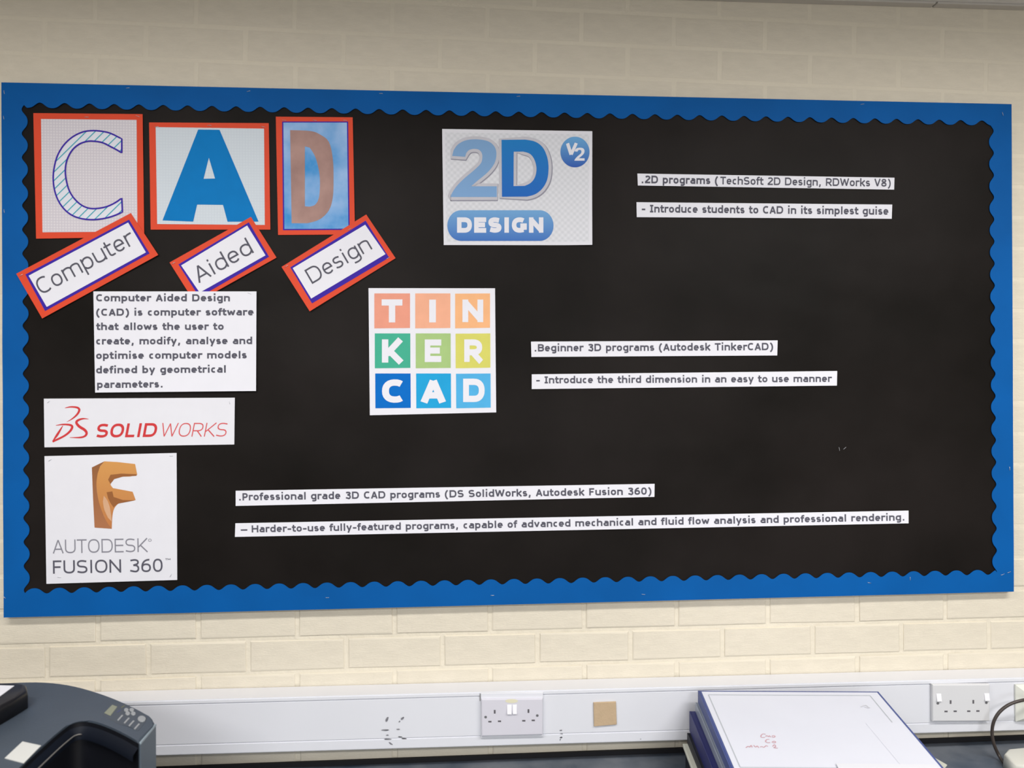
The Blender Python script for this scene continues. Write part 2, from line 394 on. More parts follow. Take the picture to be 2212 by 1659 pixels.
for k in range(-13, 22):
    off = 0 if k % 2 == 0 else 0.5
    i0 = int((X0 - xa) / PITCH_X) - 1
    for i in range(i0, i0 + 34):
        cx = xa + (i + off + 0.5) * PITCH_X
        wdt = PITCH_X - 0.010 - rnd.uniform(0, .002)
        lo, hi = cx - wdt / 2, cx + wdt / 2
        if lo < X0 or hi > X1: continue
        z0, z1 = joint_z(k - 1, cx) + 0.005, joint_z(k, cx) - 0.005
        if z1 > CEIL: z1 = CEIL - 0.001
        if z0 < 0.0 or z1 - z0 < 0.02: continue
        if lo > BX0 and hi < BX1 and z0 > BZ0 and z1 < BZ1: continue
        dz = joint_z(k, cx + .1) - joint_z(k, cx - .1)
        depth = rnd.uniform(0.0022, 0.0036) * (0.85 if k < 3 else 0.16)
        if -1.75 < cx < 1.75 and z0 > OZ - 1.02:
            o = bpy.data.objects.new('brick', BM[rnd.randrange(6)]); COL.objects.link(o); o.parent = wall
            o.location = (cx, 0, (z0 + z1) / 2); o.scale = (wdt, depth, z1 - z0)
            o.rotation_euler = (0, -math.atan2(dz, 0.2) + rnd.uniform(-.002, .002), 0)
        else:
            b = len(extra_v); me = BM[rnd.randrange(6)]
            extra_v += [(cx + v.co.x * wdt, v.co.y * depth, (z0 + z1) / 2 + v.co.z * (z1 - z0)) for v in me.vertices]
            extra_f += [tuple(b + q for q in p.vertices) for p in me.polygons]
obj('brickwork', extra_v, extra_f, BRICK, wall, kind='stuff')

# ceiling edge trim: two lengths of angle bead that meet, with a fine shadow gap
TRIM = mat('ceiling_trim', C(196, 192, 186), 0.5, 0.3, 0.04, 10)
zc = CEIL
structure(box('trim_1', (X0, -0.022, zc - 0.0055), (UY(2010, 20).x, -0.0005, zc), TRIM, bev=0.001, seg=1))
structure(box('trim_2', (UY(2014, 20).x, -0.022, zc - 0.0055), (X1, -0.0005, zc), TRIM, bev=0.001, seg=1))

# ------------------------------------------------------------------ display board
YB = -0.019                                  # front of the board's core
A, B_, C_, D_ = (3, 178), (2185, 225), (2190, 1278), (8, 1334)
board = thing('display_board', 'large wall display board with black backing paper and scalloped blue border', 'display board', UY(1106, 1306, 0))
q = [UY(*p, YB) for p in (A, B_, C_, D_)]
cx_ = sum((p for p in q), Vector()) / 4
q2 = [p + (p - cx_) * -0.0022 for p in q]
bm = prism_bm(q2, [Vector((p.x, -0.0045, p.z)) for p in q2])
bm_obj('board_core', bm, mat('board_edge', C(150, 146, 138), 0.6, 0.3, 0.05, 20), board)

# black paper, gently cockled
nx, nz = 150, 76
vs_, fs = [], []
for j in range(nz + 1):
    for i in range(nx + 1):
        u, v = i / nx, j / nz
        p = (q[0] * (1 - u) + q[1] * u) * (1 - v) + (q[3] * (1 - u) + q[2] * u) * v
        p = p + (p - cx_) * -0.012
        edge = min(u, 1 - u, v, 1 - v) * 12; edge = min(1, edge)
        s = noise.noise(Vector((p.x * 1.6 + p.z * 2.3, p.z * 5.5 + p.x * 1.2, 3.1))) * 0.0026
        s += noise.noise(Vector((p.x * 5 - p.z * 4, p.z * 14 + p.x * 3, 9.1))) * 0.0009
        vs_.append(p + Vector((0, -0.0019 - max(-.0016, min(.0016, s)) * edge, 0)))
for j in range(nz):
    for i in range(nx):
        a = j * (nx + 1) + i; fs.append((a, a + nx + 1, a + nx + 2, a + 1))
obj('backing_paper', vs_, fs, BLACKP, board, True)

def strip(name, outer, inner, pitch, amp, y, phase, rise):
    """scalloped border: outer and inner edge lines in photo pixels (start, end)"""
    O0, O1, I0, I1 = (UY(*p, y) for p in (*outer, *inner))
    L = (I1 - I0).length; n = int(L / pitch * 14)
    nrm = ((O0 + O1) / 2 - (I0 + I1) / 2); ax = (I1 - I0).normalized(); nrm = (nrm - ax * nrm.dot(ax)).normalized()
    V, Fc = [], []
    for s in range(n + 1):
        t = s / n; w_ = math.cos(2 * math.pi * (t * L / pitch + phase)); w_ = w_ * amp + 0.15 * amp * (math.cos(4 * math.pi * (t * L / pitch + phase)) - 1)
        a = O0.lerp(O1, t); b = I0.lerp(I1, t) + nrm * w_
        wav = 0.0009 * noise.noise(Vector((t * L * 6, rise, 2))) - 0.0003
        fy = Vector((0, -abs(wav), 0))
        for p in (a, a.lerp(b, .5), b): V += [p + fy]
        for p in (a, a.lerp(b, .5), b): V += [p + Vector((0, 0.0006, 0))]
    for s in range(n):
        k = s * 6
        for m_ in (0, 1): Fc += [(k + m_, k + m_ + 1, k + m_ + 7, k + m_ + 6), (k + m_ + 3, k + m_ + 9, k + m_ + 10, k + m_ + 4)]
        Fc += [(k + 2, k + 5, k + 11, k + 8), (k, k + 6, k + 9, k + 3)]
    bmm = bmesh.new(); vv = [bmm.verts.new(p) for p in V]
    for f in Fc: bmm.faces.new([vv[i] for i in f])
    return bm_obj(name, bmm, BLUE, board)
P_ = 0.0545
strip('border_strip', ((3, 178), (8, 1334)), ((53, 200), (58, 1330)), P_, .0065, YB - .0040, .30, 1)
strip('border_strip', ((2185, 225), (2190, 1278)), ((2141, 240), (2149, 1276)), P_, .0060, YB - .0040, .10, 5)
strip('border_strip', ((3, 178), (2185, 225)), ((58, 227), (2142, 266)), P_, .0062, YB - .0048, .48, 9)
strip('border_strip', ((8, 1334), (2190, 1278)), ((58, 1277), (2150, 1236)), P_, .0062, YB - .0048, .20, 13)

def staple(px, py, parent, y, ang=0.0, L=8):
    a = math.radians(ang); dx, dy = math.cos(a) * L / 2, math.sin(a) * L / 2
    p, r = UY(px - dx, py - dy, y), UY(px + dx, py + dy, y)
    return tube('staple', [p + Vector((0, .0006, 0)), p + Vector((0, -.0004, 0)), r + Vector((0, -.0004, 0)), r + Vector((0, .0006, 0))], .00045, STEEL, parent, 5)
for px, py, an in ((9, 199, 80), (8, 254, 80), (276, 190, -8), (537, 197, -15), (823, 202, 0), (1120, 208, -5), (1863, 225, -10), (2166, 246, 75), (2181, 1012, 85),
                   (1966, 1250, 88), (1878, 1259, 10), (2166, 1241, -20), (2180, 1236, -20), (1813, 970, 80), (1825, 968, -40), (707, 1291, 0), (1064, 1286, 0), (1390, 1284, 5), (9, 456, 80), (9, 1290, 40)):
    inner = 1000 < py < 1100 and px < 2000 or (1800 < px < 1830 and py < 1000)
    staple(px, py, board, YB - (.0030 if inner else .0058), an, 7)

# ------------------------------------------------------------------ things pinned on the board
YP = YB - 0.0046                             # first layer of pinned paper
E_ = 0.00025                                 # print above its paper
def centre(q4, y):
    p = sum((UY(a, b, y) for a, b in q4), Vector()) / 4
    return Vector((p.x, y, min(UY(a, b, y).z for a, b in q4)))

# -- C poster
f1 = frame(0, 160, 3.072)
qo = [(72, 244.3), (308, 246.5), (311.5, 512), (78, 515.5)]
t = thing('letter_poster', 'red framed card with an outlined hatched letter C on grid paper', 'poster', centre(qo, YP))
sheet('card_frame', qo, YP, RED, t)
sheet('grid_sheet', [f1(272, 298), f1(906, 304), f1(912, 1045), f1(282, 1050)], YP - .0005, pattern('dot_grid_print', C(220, 216, 223), C(203, 198, 209), 0.0128, 'grid'), t, t=.0003)
outer = smooth_path([(808, 430), (740, 396), (690, 382), (620, 375), (550, 384), (480, 418), (420, 475), (376, 555), (354, 660), (358, 750), (382, 830), (425, 895), (480, 938), (545, 960), (620, 966), (690, 958), (750, 942), (812, 916)], 4)
inner = smooth_path([(808, 822), (765, 853), (700, 882), (620, 893), (560, 880), (505, 840), (460, 775), (437, 690), (434, 620), (448, 560), (480, 503), (525, 465), (575, 447), (620, 445), (680, 455), (735, 482), (775, 503), (808, 523)], 4)
cpoly = [f1(*p) for p in outer + inner]
plate('letter', [cpoly], YP - .0009, ink('pale_letter_fill', 226, 228, 240), t)
def inside(p, poly):
    x, y = p; r = False
    for i in range(len(poly)):
        (x1, y1), (x2, y2) = poly[i - 1], poly[i]
        if (y1 > y) != (y2 > y) and x < (x2 - x1) * (y - y1) / (y2 - y1) + x1: r = not r
    return r
hatch = []
for s in range(-60, 60):
    c0 = 58.0 * s; run = []
    for k in range(0, 260):
        X = 330 + k * 2; Y = -0.98 * X + 1000 + c0
        if inside((X, Y), outer + inner): run.append(f1(X, Y))
        else:
            if len(run) > 4: hatch.append([run[0], run[-1]])
            run = []
ribbons('hatching', hatch, 2.2, YP - .00115, ink('teal_hatch_print', 66, 170, 190), t)
ribbons('outline', [cpoly], 3.4, YP - .0014, PURPLE, t, closed=True)
staple(187, 253, t, YP - .001); staple(297, 251, t, YP - .001, 20)

# -- A poster
qo = [(322, 264.5), (580.5, 266), (584, 496), (325.5, 496)]
t = thing('letter_poster', 'red framed card with a solid blue letter A on pale paper', 'poster', centre(qo, YP))
sheet('card_frame', qo, YP, RED, t)
sheet('inner_sheet', [f1(1033, 352), f1(1752, 362), f1(1757, 1001), f1(1043, 995)], YP - .0005, pattern('faint_grid_print', C(208, 218, 228), C(203, 213, 224), 0.0128, 'grid'), t, t=.0003)
plate('letter', [[f1(*p) for p in ((1315, 368), (1457, 370), (1716, 979), (1510, 980), (1480, 868), (1308, 866), (1282, 979), (1078, 971))],
                 [f1(*p) for p in ((1386, 555), (1427, 693), (1351, 695))]], YP - .0009, ink('mid_blue_print', 0, 122, 196), t)
staple(452, 271, t, YP - .001); staple(338, 274, t, YP - .001, -10); staple(568, 274, t, YP - .001, 10)

# -- D poster
f2 = frame(560, 160, 3.073)
qo = [(595.8, 252), (761.8, 253.4), (766.8, 506.5), (600.7, 507.5)]
t = thing('letter_poster', 'narrow red framed card with a brown letter D on shiny blue', 'poster', centre(qo, YP))
sheet('card_frame', qo, YP, RED, t)
sheet('print_border', [f2(152, 315), f2(590, 315), f2(600, 1034), f2(158, 1036)], YP - .0005, PURPLE, t, t=.0003)
sheet('photo_print', [f2(160, 322), f2(582, 322), f2(592, 1026), f2(167, 1028)], YP - .0009, mat('rippled_blue_print', C(34, 138, 208), 0.4, 0.2, 0, 9, 0.0, color2=C(156, 190, 234)), t, t=.0003)
plate('letter', [[f2(*p) for p in smooth_path([(205, 372), (340, 378), (405, 402), (462, 450), (488, 560), (493, 700), (488, 820), (462, 905), (400, 965), (320, 990)], 4) + [(215, 990)]],
                 [f2(*p) for p in [(303, 480)] + smooth_path([(335, 488), (372, 550), (398, 650), (403, 740), (395, 825), (370, 868), (335, 880)], 4) + [(303, 878)]]],
      YP - .00115, mat('brown_wood_print', C(176, 140, 132), 0.5, 0.3, 0, 14, color2=C(150, 116, 110)), t)
for a, b in ((614, 260), (680, 260), (745, 260)): staple(a, b, t, YP - .001, 5)

# -- the three tilted word labels
def word(word_, label, fr, outer_, mid, inn, p0, p1, cap, y, st):
    t = thing('word_label', label, 'label', centre([fr(*p) for p in outer_], y), 'tilted red word labels')
    sheet('card_frame', [fr(*p) for p in outer_], y, RED, t)
    sheet('print_border', [fr(*p) for p in mid], y - .0005, PURPLE, t, t=.0003)
    sheet('word_sheet', [fr(*p) for p in inn], y - .0009, PAPER, t, t=.0003)
    a, b = fr(*p0), fr(*p1); k = cap * math.hypot(b[0] - a[0], b[1] - a[1]) / math.hypot(p1[0] - p0[0], p1[1] - p0[1])
    lettering([(word_, a, b, k, 0.039, 0.0)], y - .00115, GREYINK, t)
    for s in st: staple(*fr(*s), t, y - .001, -30)
YW = YP - .0016
word('Computer', 'tilted red bordered label reading Computer, below the letter C', f1, [(108, 1325), (868, 922), (1050, 1200), (280, 1622)],
     [(168, 1330), (856, 966), (992, 1190), (299, 1572)], [(190, 1338), (850, 985), (968, 1183), (310, 1545)], (276, 1468), (904, 1122), 112, YW, [(140, 1335)])
word('Aided', 'tilted red bordered label reading Aided, below the letter A', f1, [(1125, 1250), (1665, 948), (1835, 1218), (1295, 1520)],
     [(1184, 1263), (1651, 984), (1785, 1212), (1322, 1480)], [(1202, 1270), (1640, 1005), (1762, 1203), (1325, 1450)], (1320, 1388), (1686, 1184), 110, YW, [(1150, 1255)])
word('Design', 'tilted red bordered label reading Design, below the letter D', f2, [(148, 1280), (710, 932), (905, 1222), (335, 1575)],
     [(206, 1283), (706, 973), (862, 1218), (350, 1522)], [(222, 1288), (703, 1000), (838, 1195), (345, 1490)], (352, 1394), (752, 1160), 106, YW, [(598, 1030), (855, 1222), (180, 1275)])

# -- paragraph sheet
f4 = frame(0, 600, 2.37)
qo = [(201.7, 629.5), (554, 629.5), (553, 844.5), (205.5, 848)]
YS = YW - .0016
t = thing('text_sheet', 'white sheet with a seven line printed paragraph of bold text', 'paper', centre(qo, YS))
sheet('paper_sheet', qo, YS, PAPER, t)
para = [("Computer Aided Design", 492, 1177, 121, 121), ("(CAD) is computer software", 492, 1299, 195, 193), ("that allows the user to", 492, 1145, 268, 267),
        ("create, modify, analyse and", 492, 1291, 342, 340), ("optimise computer models", 492, 1263, 416, 413), ("defined by geometrical", 492, 1156, 490, 486), ("parameters.", 497, 832, 565, 562)]
lettering([(s, f4(a, y0), f4(b, y1), 37 / 2.37, 0.084, 0) for s, a, b, y0, y1 in para], YS - E_, GREYINK, t)
staple(539, 634, t, YS - .0004, 20)

# -- CAD software logo sheet with the red italic lettering
f5 = frame(0, 840, 3.77)
qo = [f5(357, 80), f5(1912, 72), f5(1908, 453), f5(362, 476)]
t = thing('logo_sheet', 'long white sheet with red italic lettering and swoosh emblem', 'paper', centre(qo, YP), 'printed logo sheets')
sheet('paper_sheet', qo, YP, PAPER2, t)
RINK = ink('red_ink', 206, 62, 66)
yl = YP - E_
lettering([("SOL!D", f5(778, 398), f5(1268, 391), 113 / 3.77, 0.066, 0.2)], yl, RINK, t)
lettering([("WORKS", f5(1300, 390), f5(1838, 388), 112 / 3.77, 0.030, 0.2)], yl, ink('light_red_ink', 214, 92, 96), t)
def sw(pts, wds):
    sp = smooth_path([(*p, w_) for p, w_ in zip(pts, wds)], 5)
    return [f5(p[0], p[1]) for p in sp], [p[2] / 3.77 for p in sp]
V_ = []
for k_, (pts, wds) in enumerate([
    ([(528, 156), (575, 147), (628, 152), (646, 172), (628, 208), (590, 242), (543, 270)], [4, 12, 16, 18, 16, 10, 2]),
    ([(455, 298), (510, 290), (565, 293), (588, 308), (570, 345), (520, 385), (428, 430)], [4, 12, 16, 20, 18, 16, 16]),
    ([(512, 300), (490, 335), (462, 380), (428, 428)], [4, 14, 18, 6]),
    ([(722, 246), (675, 243), (635, 256), (622, 276), (645, 306), (690, 335), (705, 362), (690, 385), (650, 396), (568, 396)], [3, 12, 18, 20, 22, 22, 20, 16, 13, 3])]):
    l, wd = sw(pts, wds)
    ribbons('emblem_stroke', [l], wd, yl - k_ * .00004, RINK, t)
for a, b, an in ((105, 868, -45), (496, 870, 80)): staple(a, b, t, YP - .0004, an, 6)

# -- sheet with the golden F
qo = [f5(362, 548), f5(1438, 522), f5(1443, 1556), f5(378, 1588)]
t = thing('logo_sheet', 'white square sheet with a golden folded letter F emblem', 'paper', centre(qo, YP), 'printed logo sheets')
sheet('paper_sheet', qo, YP, PAPER2, t)
Fp = lambda pts: [f5(*p) for p in pts]
front = [(808, 640), (850, 590), (960, 596), (1100, 612), (1118, 700)] + smooth_path([(1060, 714), (975, 718), (925, 738), (900, 775), (920, 808)], 4) + \
        [(1080, 838), (1105, 905)] + smooth_path([(1020, 918), (965, 935), (930, 975), (915, 1040), (910, 1140)], 4) + [(870, 1090)] + \
        smooth_path([(830, 1000), (800, 900), (785, 780), (790, 690)], 4)
plate('emblem_face', [Fp(front)], yl, gradient('gold_print', C(188, 120, 70), C(208, 150, 84)), t)
plate('emblem_side', [Fp([(748, 640), (850, 590), (815, 630)] + smooth_path([(795, 690), (785, 780), (800, 900), (835, 1010), (870, 1085), (912, 1140)], 4) + [(770, 1130), (758, 900)])], yl - .0001,
      gradient('brown_print', C(170, 112, 76), C(142, 92, 54)), t)
plate('emblem_crease', [Fp([(868, 842), (915, 835), (925, 880), (1000, 905), (1102, 908), (960, 935), (925, 965), (900, 930), (880, 890)])], yl - .00015, ink('dark_gold_print', 152, 98, 58), t)
plate('emblem_crease', [Fp([(900, 700), (985, 690), (1112, 695), (1112, 708), (1000, 715), (930, 735), (900, 775), (880, 740)])], yl - .00015, ink('dark_gold_print', 152, 98, 58), t)
plate('emblem_highlight', [Fp(smooth_path([(845, 870), (872, 905), (893, 960), (905, 1030), (908, 1080)], 4) + smooth_path([(880, 1050), (850, 985), (838, 920)], 4))], yl - .0002, ink('pale_gold_print', 212, 168, 134), t)
lettering([("AUTODESK", f5(430, 1341), f5(1205, 1328), 112 / 3.77, 0.036, 0), ("O", f5(1208, 1245), f5(1234, 1244), 24 / 3.77, 0.06, 0)], yl, ink('pale_grey_ink', 138, 138, 150), t)
lettering([("FUS!ON 360", f5(432, 1506), f5(1325, 1490), 108 / 3.77, 0.048, 0), ("TM", f5(1345, 1395), f5(1388, 1394), 14 / 3.77, 0.06, 0)], yl, GREYINK, t)
for a, b, an in ((108, 994, -35), (370, 985, 0), (369, 1243, -60), (128, 1247, 5)): staple(a, b, t, YP - .0004, an, 7)

# -- sheet with the big 2 and D
f3 = frame(930, 240, 5.185)
qo = [f3(130, 200), f3(1812, 225), f3(1808, 1502), f3(148, 1500)]
t = thing('logo_sheet', 'white patterned sheet with big blue 2 and D and a rounded blue banner', 'paper', centre(qo, YP), 'printed logo sheets')
curl = lambda u, v: 0.005 * max(0, (u - .72) / .28) ** 2 * max(0, (v - .55) / .45)
sheet('paper_sheet', qo, YP, PAPER2, t, curl=curl, n=20)
sheet('pattern_print', [f3(165, 240), f3(1775, 262), f3(1772, 1462), f3(180, 1462)], YP - .0002, pattern('diamond_print', C(224, 226, 234), C(208, 211, 219), 0.0145, 'diamond'), t, t=.0001, n=20,
      curl=lambda u, v: curl(.0225 + u * .955, .03 + v * .94))
two = [(242, 502), (388, 512)] + smooth_path([(400, 470), (432, 436), (482, 423), (540, 432), (574, 470), (580, 525), (560, 590), (480, 668), (380, 752), (300, 832), (248, 905), (222, 962)], 4) + \
      [(742, 962), (742, 842), (455, 842)] + smooth_path([(520, 785), (640, 685), (716, 585), (738, 480), (718, 400), (660, 345), (580, 322), (480, 316), (380, 332), (302, 378), (258, 440)], 4)
dee = [(795, 322)] + smooth_path([(1060, 319), (1172, 342), (1258, 408), (1308, 520), (1322, 640), (1306, 770), (1250, 870), (1170, 932), (1080, 958)], 4) + [(800, 960)]
hole = [(932, 455)] + smooth_path([(1040, 454), (1112, 478), (1162, 540), (1187, 640), (1170, 740), (1120, 805), (1055, 837)], 4) + [(930, 840)]
T3 = lambda pts, dx=0, dy=0: [f3(x + dx, y + dy) for x, y in pts]
SILVER = ink('silver_print', 198, 198, 208); SHD = ink('grey_bevel_print', 150, 150, 166)
ribbons('letter_shade', [T3(two, 4, 9), T3(dee, 8, 9), T3(hole, 4, 6)], 76 / 5.185, YP - .00045, SHD, t, closed=True)
ribbons('letter_halo', [T3(two), T3(dee), T3(hole)], 68 / 5.185, YP - .0006, SILVER, t, closed=True)
plate('digit', [T3(two)], YP - .0008, gradient('pale_blue_print', C(124, 166, 214), C(122, 162, 206)), t)
plate('letter', [T3(dee), T3(hole)], YP - .0008, gradient('strong_blue_print', C(8, 98, 190), C(6, 122, 196)), t)
import math as _m
ell = [(1618 + 163 * _m.cos(a * _m.pi / 24), 458 + 172 * _m.sin(a * _m.pi / 24)) for a in range(48)]
bd = plate('badge', [T3(ell)], YP - .0006, gradient('badge_print', C(36, 84, 176), C(104, 168, 220)), t)
lettering([("V", f3(1508, 498), f3(1640, 494), 136 / 5.185, .095, 0.10), ], YP - .0008, PAPER, bd)
plate('digit', [[f3(1610 + (x - 222) * .222, 410 + (y_ - 316) * .225) for x, y_ in two]], YP - .00085, PAPER, bd)
pill = [(342 + 154 * _m.cos(a), 1282 + 172 * _m.sin(a)) for a in [_m.pi / 2 + k * _m.pi / 16 for k in range(17)]] + \
       [(1224 + 154 * _m.cos(a), 1282 + 172 * _m.sin(a)) for a in [-_m.pi / 2 + k * _m.pi / 16 for k in range(17)]]
pl = plate('banner', [T3(pill)], YP - .0006, gradient('banner_print', C(56, 110, 190), C(112, 166, 216)), t)
lettering([("DES!GN", f3(297, 1362), f3(1264, 1362), 172 / 5.185, .112, 0)], YP - .0008, PAPER, pl)

# -- nine tile logo sheet
f6 = frame(770, 600, 5.185)
qo = [f6(135, 116), f6(1552, 118), f6(1565, 1508), f6(150, 1540)]
t = thing('logo_sheet', 'white sheet with nine coloured letter squares in three rows', 'paper', centre(qo, YP), 'printed logo sheets')
sheet('paper_sheet', qo, YP, PAPER, t)
cols = [(200, 600), (658, 1052), (1105, 1496)]; rows = [(175, 563), (623, 1010), (1072, 1458)]
cc = [[(234, 158, 136), (240, 176, 146), (244, 184, 134)], [(70, 176, 148), (168, 200, 132), (214, 212, 108)], [(0, 108, 200), (36, 164, 222), (84, 178, 232)]]
chs = [[('T', 282, 515, 500, 258), ('I', 815, 890, 500, 255), ('N', 1187, 1420, 497, 253)], [('K', 285, 527, 950, 260), ('E', 765, 950, 944, 253), ('R', 1207, 1418, 943, 253)],
       [('C', 286, 520, 1400, 262), ('A', 718, 1003, 1397, 265), ('D', 1195, 1436, 1392, 262)]]
for r in range(3):
    for c in range(3):
        a, b = cols[c]; y0, y1 = rows[r]; sh = 5 * r; s = 3 if c == 2 else 0
        tl = plate('tile_print', [[f6(a + sh, y0 + s), f6(b + sh * .6, y0), f6(b + sh * .8, y1 - s), f6(a + sh * 1.2, y1 + 4)]], YP - E_, ink('tile_ink_%d' % (3 * r + c), *cc[r][c]), t)
        ch, xa_, xb_, by, cap = chs[r][c]
        if ch == 'I':      # a plain bar in the printed typeface
            plate('letter', [[f6(xa_, by - cap), f6(xb_, by - cap), f6(xb_, by), f6(xa_, by)]], YP - 2 * E_, PAPER, tl)
        else: lettering([(ch, f6(xa_, by), f6(xb_, by), cap / 5.185, .098, 0)], YP - 2 * E_, PAPER, tl, name='letter')

# -- six text strips
f7, f8, f9, fA = frame(1360, 360, 3.687), frame(1120, 720, 3.072), frame(490, 1030, 2.989), frame(1200, 1030, 2.836)
def tstrip(label, qd, items, m=GREYINK):
    t = thing('text_strip', label, 'paper strip', centre(qd, YP), 'printed text strips')
    sheet('paper_sheet', qd, YP, PAPER, t)
    lettering(items, YP - E_, m, t)
    return t
BO = .016
tstrip('white text strip starting 2D programs, upper right of the board', [f7(62, 55), f7(2110, 88), f7(2107, 183), f7(66, 150)],
       [(".2D programs (", f7(97, 132), f7(705, 140), 16.8, .080, 0), ("TechSoft 2D Design, RDWorks V8)", f7(722, 141), f7(2080, 160), 16.8, .068, 0)])
tstrip('white text strip on introducing students, just under the 2D programs strip', [f7(55, 283), f7(2092, 302), f7(2088, 415), f7(57, 402)],
       [("- Introduce students to CAD in its simplest guise", f7(97, 364), f7(2062, 384), 16.6, .078, 0)])
tstrip('short white text strip starting Beginner 3D programs, beside the coloured squares', [f8(83, 55), f8(1720, 47), f8(1717, 147), f8(86, 157)],
       [(".Beginner 3D programs (Autodesk TinkerCAD)", f8(108, 121), f8(1690, 112), 16.0, .078, 0)])
tstrip('white text strip about the third dimension, under the Beginner strip', [f8(88, 272), f8(2115, 250), f8(2113, 347), f8(88, 370)],
       [("- Introduce the third dimension in an easy to use manner", f8(118, 333), f8(2080, 323), 15.4, .078, 0)])
e9 = f9(55, 90)
tstrip('long white text strip starting Professional grade, lower middle of the board', [f9(57, 90), fA(607, 43), fA(606, 123), f9(57, 188)],
       [(".Professional grade 3D CAD programs (DS SolidWorks, Autodesk Fusion 360)", f9(80, 153), fA(588, 109), 15.8, .078, 0)])
tstrip('longest and lowest white text strip, starting Harder-to-use', [f9(55, 300), fA(2163, 207), fA(2163, 285), f9(52, 388)],
       [("\u2013 Harder-to-use fully-featured programs, capable of advanced mechanical and fluid flow analysis and professional rendering.", f9(90, 361), fA(2137, 268), 15.4, .078, 0)])

# ------------------------------------------------------------------ dado trunking with its outlets
YT = -0.065
TRK = mat('white_trunking_plastic', C(224, 226, 234), 0.22, 0.5, 0.02, 6)
def zt(px, row):      # height of a trunking line at the picture's two sides
    return None
tl, tr = UY(300, 1515, YT), UY(2212, 1464, YT); bl, br = UY(340, 1633, YT), UY(2212, 1578, YT)
def ext(a, b, x):
    k = (x - a.x) / (b.x - a.x); return a.z + (b.z - a.z) * k
XA, XB = -2.2, 2.3
trunk = thing('cable_trunking', 'long white plastic cable trunking on the wall above the worktop', 'cable trunking', (0, -0.03, bl.z))
def trunk_piece(name, v0, v1, y, g=0.0, bev=.0015):
    """v0, v1: fraction of the height from the bottom"""
    bm = bmesh.new(); P = []
    for x in (XA, XB):
        zb, z1 = ext(bl, br, x), ext(tl, tr, x); H = z1 - zb
        za, zb2 = zb + H * v0 + g, zb + H * v1 - g
        P.append([bm.verts.new(p) for p in ((x, -0.0045, za), (x, y, za), (x, y, zb2), (x, -0.0045, zb2))])
    a, b = P
    for i in range(4):
        j = (i + 1) % 4; bm.faces.new((a[i], a[j], b[j], b[i]))
    bm.faces.new(a); bm.faces.new(b)
    long_ = [e for e in bm.edges if abs(e.verts[0].co.x - e.verts[1].co.x) > 1 and max(v.co.y for v in e.verts) < -.02]
    bmesh.ops.bevel(bm, geom=long_, offset=bev, segments=2, affect='EDGES')
    return bm_obj(name, bm, TRK, trunk)
trunk_piece('trunking_base', 0.012, 0.988, YT + .0035, 0, .002)
trunk_piece('trunking_rail', 0.0, 0.19, YT, 0, .0022)
trunk_piece('trunking_cover', 0.19, 0.92, YT + .0008, .0006, .0008)
trunk_piece('trunking_rail', 0.92, 1.0, YT, 0, .0022)
box('cover_joint', (UY(1036, 1500, YT).x, YT - .0004, UY(1036, 1514, YT).z), (UY(1038, 1500, YT).x, YT + .001, UY(1036, 1498, YT).z), mat('grime', C(150, 150, 152), .7, .2, .1), trunk)
SCUFF = mat('black_scuff', C(70, 70, 76), 0.8, 0.1, 0.3, 60, color2=C(150, 150, 158))
fB = frame(780, 1460, 3.568)
def scuff(cx, cy, a, b, ang):
    r = random.Random(int(cx)); n = 9; an = math.radians(ang); pts = []
    for k in range(n):
        th = 2 * math.pi * k / n; u, v = a / 2 * math.cos(th) * r.uniform(.7, 1.1), b / 2 * math.sin(th) * r.uniform(.7, 1.1)
        pts.append(fB(cx + u * math.cos(an) - v * math.sin(an), cy + u * math.sin(an) + v * math.cos(an)))
    plate('scuff_mark', [pts], YT - .0003, SCUFF, trunk)
for s in ((200, 335, 55, 20, -70), (185, 418, 62, 14, 0), (203, 457, 26, 10, 0), (205, 489, 70, 13, 2), (228, 522, 36, 14, 35), (318, 328, 36, 18, -40), (296, 352, 20, 9, -50), (285, 412, 32, 11, 0),
          (300, 470, 40, 8, 5), (330, 482, 44, 12, 8), (1540, 420, 26, 9, 0), (1545, 445, 28, 8, 10), (1542, 475, 26, 13, -20), (1535, 492, 18, 8, -60), (2155, 488, 10, 6, 0)):
    scuff(*s)

